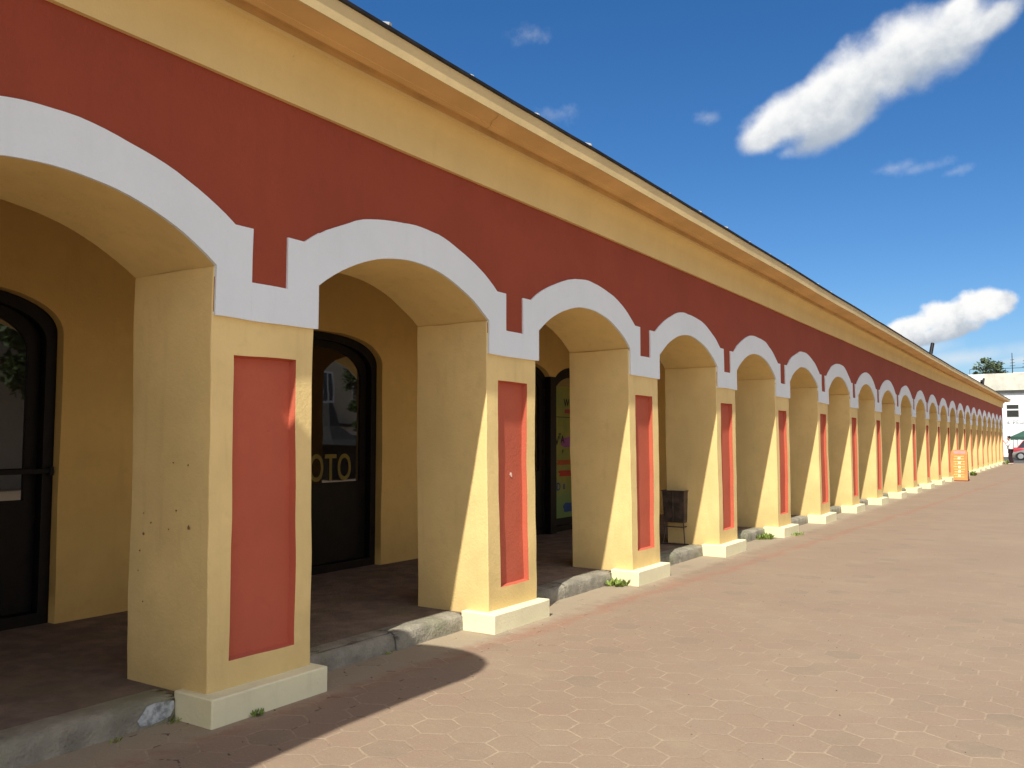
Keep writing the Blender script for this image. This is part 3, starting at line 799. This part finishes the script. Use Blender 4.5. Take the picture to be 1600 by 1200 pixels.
# ------------------------------------------------------------------ far building
FB = empty('far_building', (0, 90, 0)); tag(FB, 'white flat-roofed building with grey parapet across the street beyond the arcade', 'building')
M_fw = plaster('white_far_render', (.82,.82,.80), var=.03)
M_wd = mat_simple('dark_far_pane', (.035,.035,.03), .25, .5)
mb = MB(); mb.box(-2.85, 40, 0, 14, 0, 5.75); mb.build('wall', M_fw, FB)
mb = MB(); mb.box(-2.95, 40.1, -.35, 14.2, 6.0, 7.55); mb.build('parapet', M_parapet, FB)
mb = MB(); mb.box(-2.9, 40.05, -.12, 14.1, 5.75, 6.0); mb.build('cornice', mat_simple('shaded_soffit_grey', (.35,.34,.31), .9), FB)  # grey carries the shade under the parapet overhang
mb = MB(); mb.box(-40, -2.86, 1.5, 14, 0, 7.65); mb.build('lower_wing', M_fw, FB)
mb = MB(); mb.box(-1.1, 40, 8, 14, 7.55, 8.15); mb.build('roof_house', M_fw, FB)
for k in range(14):
    x = -1.32+2.55*k; f = MB()
    wd = 1.05; z0, z1, zm = 3.52, 4.75, 4.25
    for (a, b, c_, d_) in ((x,x+.06,z0,z1),(x+wd-.06,x+wd,z0,z1),(x+.06,x+wd-.06,z0,z0+.06),(x+.06,x+wd-.06,z1-.06,z1),(x+.06,x+wd-.06,zm-.06,zm+.06)): f.box(a, b, -.03, .05, c_, d_)
    fo = f.build('window', M_fw, FB)
    g = MB(); g.box(x+.05, x+wd-.05, -.018, .06, z0+.05, zm-.05); g.box(x+.05, x+wd-.05, -.018, .06, zm+.05, z1-.05); g.build('pane', M_wd, fo)
# dark openings at street level
for k in range(8):
    x = .3+4.2*k; g = MB(); g.box(x, x+2.6, -.03, .05, .3, 2.3); g.build('shop_window', M_wd, FB)
Mx = Matrix(((1,0,0,-1.28),(0,0,-1,-.02),(0,1,0,2.98),(0,0,0,1)))
text_mesh('lettering', 'я. РЕЦЕПТ', .42, .01, mat_simple('grey_letters', (.42,.42,.42), .7), Mx, FB)
for (x, h) in ((-.86, 2.1), (.15, 1.75)):
    mb = MB(); mb.tube((x,3,7.5),(x,3,7.55+h),.045,.03,6)
    for q in range(3): mb.tube((x-.22+.04*q,3,7.7+h*.35+.28*q),(x+.24-.04*q,3,7.72+h*.35+.28*q),.022,.022,5)
    mb.build('antenna', M_bar, FB)
mb = MB(); mb.tube((-4.5,4,8.3),(40,4,8.3),.025,.025,5)
for k in range(16): mb.tube((-4.5+3*k,4,7.5),(-4.5+3*k,4,8.3),.02,.02,5)
mb.build('roof_railing', M_bar, FB)

# ------------------------------------------------------------------ trees
def tree(name, base, height, crown_r, label, seed, leaf_s=.3, n=3500, crown_z=.62, group=None, dens=.5, leafm=M_tree):
    rr = random.Random(seed); T = empty(name, base); tag(T, label, 'tree', group)
    t = MB(); z = 0; p = Vector((0,0,0)); r = height*.022
    pts = [p]
    for k in range(7):
        p = p+Vector((rr.uniform(-.03,.03)*height, rr.uniform(-.03,.03)*height, height*.12)); pts.append(p)
    for i in range(len(pts)-1): t.tube(pts[i], pts[i+1], r*(1-i*.12), r*(1-(i+1)*.12), 8)
    cl = []
    for k in range(34):
        a = rr.uniform(0, 6.28); e = rr.uniform(-.75, 1.); q = crown_r*rr.uniform(.45, .95)
        c = Vector((math.cos(a)*q*math.sqrt(max(0,1-e*e*.8)), math.sin(a)*q*math.sqrt(max(0,1-e*e*.8)), height*crown_z+e*height*.33))
        cl.append((c, crown_r*rr.uniform(.18,.36)))
        s0 = pts[rr.randrange(2, 6)]; t.tube(s0, c, r*.28, r*.06, 5)
    t.build('trunk', M_bark, T)
    l = MB()
    for i in range(n):
        c, q = cl[rr.randrange(len(cl))]
        d = Vector((rr.gauss(0,1), rr.gauss(0,1), rr.gauss(0,1))); d.normalize(); p = c+d*q*rr.random()**dens
        u = Vector((rr.gauss(0,1), rr.gauss(0,1), rr.gauss(0,.6))).normalized(); v = u.orthogonal().normalized(); v = (Quaternion(u, rr.uniform(0,6.28)) @ v)
        s_ = leaf_s*rr.uniform(.6,1.3); l.face([p-u*s_, p+v*s_*.45, p+u*s_, p-v*s_*.45])
    l.build('crown', leafm, T, weld=0, fixn=False)
    return T
tree('broadleaf_tree', (-4.6, 116, 0), 10.8, 2.0, 'round green tree rising behind the far building parapet', 31, .20, 3000, .68, leafm=M_tfar)
tree('broadleaf_tree', (-9.8, 150, 0), 10.6, 3.5, 'small distant treetop showing just above the arcade roof edge', 32, .3, 3000, .66, leafm=M_tfar)
tree('broadleaf_tree', (-14, 150, 0), 10.2, 3.5, 'distant treetop mostly hidden behind the arcade roof', 33, .3, 3000, .66, leafm=M_tfar)

# ------------------------------------------------------------------ green market tent
T = empty('market_tent', (2.75, 84.6, 0)); tag(T, 'dark green market tent pitched in front of the far white building', 'tent')
M_gr = mat_simple('green_canvas', (.035,.085,.06), .8, var=.1, scale=1.)
mb = MB(); ap = (0,0,4.1); q = 3.3; zc = 1.80
cr = [(-q,-q,zc),(q,-q,zc),(q,q,zc),(-q,q,zc)]
for a in range(4):
    A_, B_ = cr[a], cr[(a+1)%4]
    mb.grid(lambda u, v, A_=A_, B_=B_: tuple((A_[i]+(B_[i]-A_[i])*u)*(1-v)+ap[i]*v - (0,0,.25*math.sin(math.pi*v)*.8)[i] for i in range(3)), 6, 6)
    mb.grid(lambda u, v, A_=A_, B_=B_: tuple(A_[i]+(B_[i]-A_[i])*u - (0,0,v*(.26+.03*math.cos(u*44)))[i] for i in range(3)), 24, 1)
mb.build('canopy', M_gr, T, fixn=False)
for (x, y) in ((-q+.05,-q+.05),(q-.05,-q+.05),(q-.05,q-.05),(-q+.05,q-.05)):
    mb = MB(); mb.tube((x*.96,y*.96,0),(x*.96,y*.96,1.86),.02,.02,8); mb.build('pole', M_bar, T)

# ------------------------------------------------------------------ cars
M_tyre = mat_simple('tyre_rubber', (.02,.02,.02), .8); M_rim = mat_simple('silver_rim', (.5,.5,.5), .35, .5, .6)
M_cg = mat_simple('car_glass', (.03,.035,.04), .08, .6); M_lamp = mat_simple('lamp_lens', (.75,.75,.72), .2, .6)
def paint(nm, c):
    m, N, b, pos = new_mat(nm, .32, .5, .1); b.inputs['Base Color'].default_value = (*c, 1); b.inputs['Coat Weight'].default_value = .5; return m
def car(name, loc, rz, mat, label, hgt=1.45, L=4.25, low=0.):
    C = empty(name, loc, rz); tag(C, label, 'car')
    # stations along x: (x, z of belt/bonnet, half width); body lower shell then cabin
    W = .84; st = [(-L/2,.52-low,.62),(-L/2+.12,.64-low,.74),(-L/2+.9,.86-low,.82),(-L/2+1.25,.92,W),(0,.94,W),(L/2-.8,.95,W),(L/2-.2,.93,.78),(L/2,.62,.66)]
    mb = MB()
    wheels = (-L/2+.78, L/2-.80)
    def sec(x, zt, hwd):
        low = .20
        return [(x,-hwd*.92,low),(x,-hwd,low+.18),(x,-hwd,zt-.14),(x,-hwd*.9,zt),(x,0,zt+.03),(x,hwd*.9,zt),(x,hwd,zt-.14),(x,hwd,low+.18),(x,hwd*.92,low)]
    xs = sorted(set([s[0] for s in st]+[w0+d for w0 in wheels for d in (-.36,-.25,0,.25,.36)]+[.6,-.5]))
    def at_(x):
        for a, b in zip(st, st[1:]):
            if a[0] <= x <= b[0]:
                f = (x-a[0])/(b[0]-a[0]); return a[1]+(b[1]-a[1])*f, a[2]+(b[2]-a[2])*f
        return st[-1][1:]
    S_ = []
    for x in xs:
        zt, hwd = at_(x); s_ = sec(x, zt, hwd)
        for w0 in wheels:     # raise the sill over each wheel to open the arch
            if abs(x-w0) < .35:
                h = .20+.44*math.sqrt(max(0, 1-((x-w0)/.36)**2))
                s_[0] = (x, s_[0][1], max(s_[0][2], h)); s_[8] = (x, s_[8][1], max(s_[8][2], h)); s_[1] = (x, s_[1][1], max(s_[1][2], h+.01)); s_[7] = (x, s_[7][1], max(s_[7][2], h+.01))
        S_.append(s_)
    for a, b in zip(S_, S_[1:]):
        for i in range(8): mb.face([a[i], b[i], b[i+1], a[i+1]])
    mb.face(S_[0]); mb.face(list(reversed(S_[-1])))
    mb.build('body', mat, C, smooth=40)
    # cabin
    ca = MB(); gl = MB()
    base = [(-.95,.92),(1.55,.93)]; roof = [(-.30,hgt),(1.15,hgt-.03)]
    hb, hr = .78, .60
    P_ = {}
    for sgn in (-1, 1):
        P_[sgn] = [(base[0][0],sgn*hb,base[0][1]),(roof[0][0],sgn*hr,roof[0][1]),(roof[1][0],sgn*hr,roof[1][1]),(base[1][0],sgn*hb,base[1][1])]
        gl.face(P_[sgn])
    gl.face([P_[-1][0],P_[1][0],P_[1][1],P_[-1][1]]); gl.face([P_[-1][2],P_[1][2],P_[1][3],P_[-1][3]])
    gl.build('windows', M_cg, C)
    ca.face([P_[-1][1],P_[1][1],P_[1][2],P_[-1][2]])
    for sgn in (-1, 1):
        a, b, c_, d_ = [Vector(v) for v in P_[sgn]]
        for p, q in ((a,b),(b,c_),(c_,d_)): ca.tube(p, q, .035, .035, 6)
        m1 = a.lerp(d_, .48); m2 = b.lerp(c_, .48); ca.tube(m1, m2, .035, .03, 6)
    ca.build('roof', mat, C)
    for x in wheels:
        for sgn in (-1, 1):
            wv_ = MB(); wv_.tube((x,sgn*.62,.31),(x,sgn*.82,.31),.31,.31,20); wo = wv_.build('wheel', M_tyre, C)
            rm = MB(); rm.tube((x,sgn*.815,.31),(x,sgn*.83,.31),.20,.18,14); rm.build('rim', M_rim, wo)
    for sgn in (-1, 1):
        h = MB(); h.box(-L/2+.02, -L/2+.22, min(sgn*.50,sgn*.72), max(sgn*.50,sgn*.72), .60, .73); h.build('headlight', M_lamp, C)
        h = MB(); h.box(L/2-.16, L/2-.04, min(sgn*.54,sgn*.70), max(sgn*.54,sgn*.70), .66, .80); h.build('taillight', M_rs, C)
        h = MB(); h.box(-.78, -.66, min(sgn*.80,sgn*.96), max(sgn*.80,sgn*.96), .92, 1.04); h.build('wing_mirror', mat, C)
    return C
car('parked_car', (1.75, 76.6, -.012), 0, paint('dark_silver_paint', (.20,.19,.165)), 'dark silver car parked nearest on the street beyond the arcade', 1.42, low=.10)
car('parked_car', (1.62, 79.4, -.012), math.pi, paint('deep_red_paint', (.42,.03,.04)), 'deep red car parked behind the dark silver car', 1.5)
car('parked_car', (4.3, 82.4, -.012), 0, paint('white_paint', (.75,.75,.75)), 'white car standing farthest back in front of the far building', 1.6)

# ------------------------------------------------------------------ person
PM = empty('person', (.50, 62.6, 0), 0); tag(PM, 'person in a white shirt and dark trousers leaning at the far arcade corner, hand raised', 'person')
def skin(name, verts, edges, radii, mat, sub=2):
    me = bpy.data.meshes.new(name); me.from_pydata(verts, edges, [])
    o = bpy.data.objects.new(name, me); sc.collection.objects.link(o); me.materials.append(mat)
    o.modifiers.new('skin', 'SKIN'); me_sv = me.skin_vertices
    if not me_sv:
        bm = bmesh.new(); bm.from_mesh(me); bm.verts.layers.skin.verify(); bm.to_mesh(me); bm.free()
    for i, r in enumerate(radii): me.skin_vertices[0].data[i].radius = (r if isinstance(r, tuple) else (r, r))
    me.skin_vertices[0].data[0].use_root = True
    s = o.modifiers.new('sub', 'SUBSURF'); s.levels = sub; s.render_levels = sub
    dg = bpy.context.evaluated_depsgraph_get(); m2 = bpy.data.meshes.new_from_object(o.evaluated_get(dg))
    bpy.data.objects.remove(o); o = bpy.data.objects.new(name, m2); sc.collection.objects.link(o)
    for p in m2.polygons: p.use_smooth = True
    o.parent = PM; return o
M_skin = mat_simple('skin', (.55,.30,.20), .6, var=.05); M_shirt = mat_simple('white_shirt_cloth', (.80,.79,.82), .85, var=.04, bmp=.004, bscale=14)
M_tr = mat_simple('dark_maroon_trousers', (.035,.015,.02), .85); M_hair = mat_simple('dark_hair', (.02,.014,.01), .7); M_shoe = mat_simple('pale_shoes', (.45,.42,.38), .7)
# body: facing -x, right hand on the pillar, left hand to the face
bv = [(0,0,.93),(0,0,1.10),(-.01,0,1.28),(-.03,0,1.42),(-.05,0,1.50),(-.075,0,1.56),(-.085,0,1.64),(-.075,0,1.70),
      (-.03,-.18,1.40),(-.14,-.25,1.17),(-.27,-.16,1.36),(-.30,-.13,1.42),
      (-.03,.18,1.40),(-.20,.24,1.26),(-.36,.22,1.46),(-.40,.21,1.53),
      (.01,-.09,.88),(-.05,-.10,.48),(.03,-.10,.07),(-.10,-.10,.035),
      (.02,.09,.88),(.02,.11,.48),(.12,.11,.07),(-.01,.12,.035)]
be = [(0,1),(1,2),(2,3),(3,4),(4,5),(5,6),(6,7),(3,8),(8,9),(9,10),(10,11),(3,12),(12,13),(13,14),(14,15),(0,16),(16,17),(17,18),(18,19),(0,20),(20,21),(21,22),(22,23)]
brd = [(.12,.15),(.10,.13),(.11,.15),(.09,.12),.055,.07,.095,.07,.055,.042,.030,.026,.055,.042,.030,.026,.085,.055,.038,.036,.085,.055,.038,.036]
skin('body', bv, be, brd, M_skin)
sv = [(0,0,.90),(0,0,1.08),(-.01,0,1.27),(-.03,0,1.415),(-.03,-.18,1.40),(-.14,-.25,1.17),(-.21,-.205,1.27),(-.03,.18,1.40),(-.20,.24,1.26),(-.28,.23,1.36)]
se = [(0,1),(1,2),(2,3),(3,4),(4,5),(5,6),(3,7),(7,8),(8,9)]
skin('shirt', sv, se, [(.20,.23),(.17,.20),(.18,.22),(.12,.15),.10,.09,.075,.10,.09,.075], M_shirt)
tv = [(0,0,.94),(.01,-.09,.86),(-.05,-.10,.48),(.03,-.10,.10),(.02,.09,.86),(.02,.11,.48),(.12,.11,.10)]
skin('trousers', tv, [(0,1),(1,2),(2,3),(0,4),(4,5),(5,6)], [(.135,.165),.105,.078,.066,.105,.078,.066], M_tr)
skin('shoe', [(.05,-.10,.05),(-.06,-.10,.045),(-.15,-.10,.035)], [(0,1),(1,2)], [.05,.05,.038], M_shoe)
skin('shoe', [(.14,.11,.05),(.03,.12,.045),(-.06,.12,.035)], [(0,1),(1,2)], [.05,.05,.038], M_shoe)
skin('hair', [(-.045,0,1.70),(-.06,0,1.745),(-.02,0,1.66)], [(0,1),(0,2)], [.092,.07,.075], M_hair)
def hand(c, sgn):
    for k in range(4):
        a = -.03+.02*k; p = Vector(c)+Vector((-.01, a, .02)); L = (.07,.08,.076,.06)[k]
        skin('finger', [tuple(p), tuple(p+Vector((-.028,0,L*.5))), tuple(p+Vector((-.02,0,L)))], [(0,1),(1,2)], [.010,.009,.008], M_skin, 1)
    p = Vector(c)+Vector((.0,-.035*sgn,.0)); skin('thumb', [tuple(p), tuple(p+Vector((-.02,-.02*sgn,.03))), tuple(p+Vector((-.03,-.02*sgn,.055)))], [(0,1),(1,2)], [.012,.010,.009], M_skin, 1)
hand((-.31,-.13,1.44), 1); hand((-.41,.21,1.55), -1)
mb = MB()
for k, (a, b, c_, r) in enumerate([(-.165,-.035,1.655,.014), (-.165,.035,1.655,.014)]): mb.tube((a,b,c_),(a-.012,b,c_),r*.6,r*.4,8)
mb.build('eyes', M_hair, PM)
mb = MB(); mb.tube((-.165,0,1.645),(-.20,0,1.615),.008,.016,6); mb.build('nose', M_skin, PM)

# ------------------------------------------------------------------ across the square, outside the frame: what the shop glass mirrors
RB = empty('square_house', (16.5, 36, 0)); tag(RB, 'plastered house across the square, mirrored in the shop door glass', 'building')
M_rw = plaster('grey_ochre_render', (.50,.44,.32), var=.06)
mb = MB(); mb.box(0, 9, -24, 2.5, 0, 9.0); mb.build('wall', M_rw, RB)
mb = MB(); mb.prism([(-.6,9),(9.6,9),(4.5,12.5)], 27.3, Matrix(((1,0,0,0),(0,0,1,-24.4),(0,1,0,0),(0,0,0,1)))); mb.build('roof', mat_simple('dark_tin_roof', (.09,.05,.04), .6), RB)
for (y, z) in ((-4.3,3.25),(-1.8,3.25),(-6.4,3.25),(-9.2,3.25),(-12.,3.25),(-.9,6.4),(-3.6,6.4),(-6.4,6.4)):
    f = MB()
    for (a, b, c_, d_) in ((0,.08,0,1.5),(.92,1.,0,1.5),(.08,.92,0,.1),(.08,.92,1.42,1.5),(.46,.54,.1,1.42)): f.box(-.06,.04,y+a,y+b,z+c_,z+d_)
    fo = f.build('window', M_fw, RB); g = MB(); g.box(-.02,.05,y+.05,y+.95,z+.05,z+1.45); g.build('pane', M_wd, fo)
RC = empty('white_kiosk', (14.9, 30.6, 0)); tag(RC, 'low white kiosk across the square, mirrored in the shop door glass', 'kiosk')
mb = MB(); mb.box(0, 1.4, 0, 3.6, .1, 2.15); mb.build('wall', M_fw, RC)
mb = MB(); mb.box(-.3, 1.5, -.1, 3.7, 2.15, 2.27); mb.build('roof', M_roof, RC)
for k in range(3):
    mb = MB(); mb.box(-.02,.03,.3+1.15*k,1.15+1.15*k,1.05,1.75); mb.build('window', M_wd, RC)
tree('broadleaf_tree', (13.4, 31.0, 0), 6.2, 1.15, 'slender tree across the square, mirrored in the shop door glass', 41, .09, 5200, .55)
tree('broadleaf_tree', (14.2, 16.6, 0), 8., 1.8, 'tree near the left shop door reflection, across the square', 42, .16, 5000, .62)
# pyramid tent seen dark in the glass
PT = empty('pyramid_kiosk', (12.6, 27.2, 0)); tag(PT, 'dark pyramid-roofed kiosk across the square, mirrored in the shop door glass', 'kiosk')
mb = MB()
for r0, z0, r1, z1 in ((1.5,1.35,.85,1.55),(.85,1.55,.38,2.1),(.38,2.1,.12,3.0)):
    a = [(-r0,-r0,z0),(r0,-r0,z0),(r0,r0,z0),(-r0,r0,z0)]; b = [(-r1,-r1,z1),(r1,-r1,z1),(r1,r1,z1),(-r1,r1,z1)]
    for k in range(4): mb.face([a[k],a[(k+1)%4],b[(k+1)%4],b[k]])
mb.build('roof', M_roof, PT)
mb = MB(); mb.box(-1.15,1.15,-1.15,1.15,0,1.4); mb.build('wall', M_dark, PT)

# ------------------------------------------------------------------ unseen canopy added to cast the rounded shadow on paving and first pillar
t_ = 1.30; k_ = -SD*t_
OUT = [(.70,-2.2),(.72,2.9),(.66,3.6),(.65,4.3),(.665,4.75),(.64,4.95),(.575,5.10),(.47,5.21),(.33,5.285),(.18,5.33),(0,5.335),(-.17,5.305),(-.28,5.25),(-.36,5.12),(-.46,4.98),(-.54,4.75),(-.58,4.3),(-.60,-2.2)]
K = empty('added_shade_canopy', (k_.x+.05, k_.y, 0)); tag(K, 'made-up flat canopy with a rounded end on two posts, added out of view to cast a shadow', 'canopy')
mb = MB(); mb.prism([(x-.05, y) for x, y in OUT], .05, Matrix.Translation((0,0,k_.z))); mb.build('roof', M_gr, K)
for y in (1.6, -1.6):
    mb = MB(); mb.tube((0,y,0),(0,y,k_.z),.05,.05,10); mb.build('post', M_bar, K)
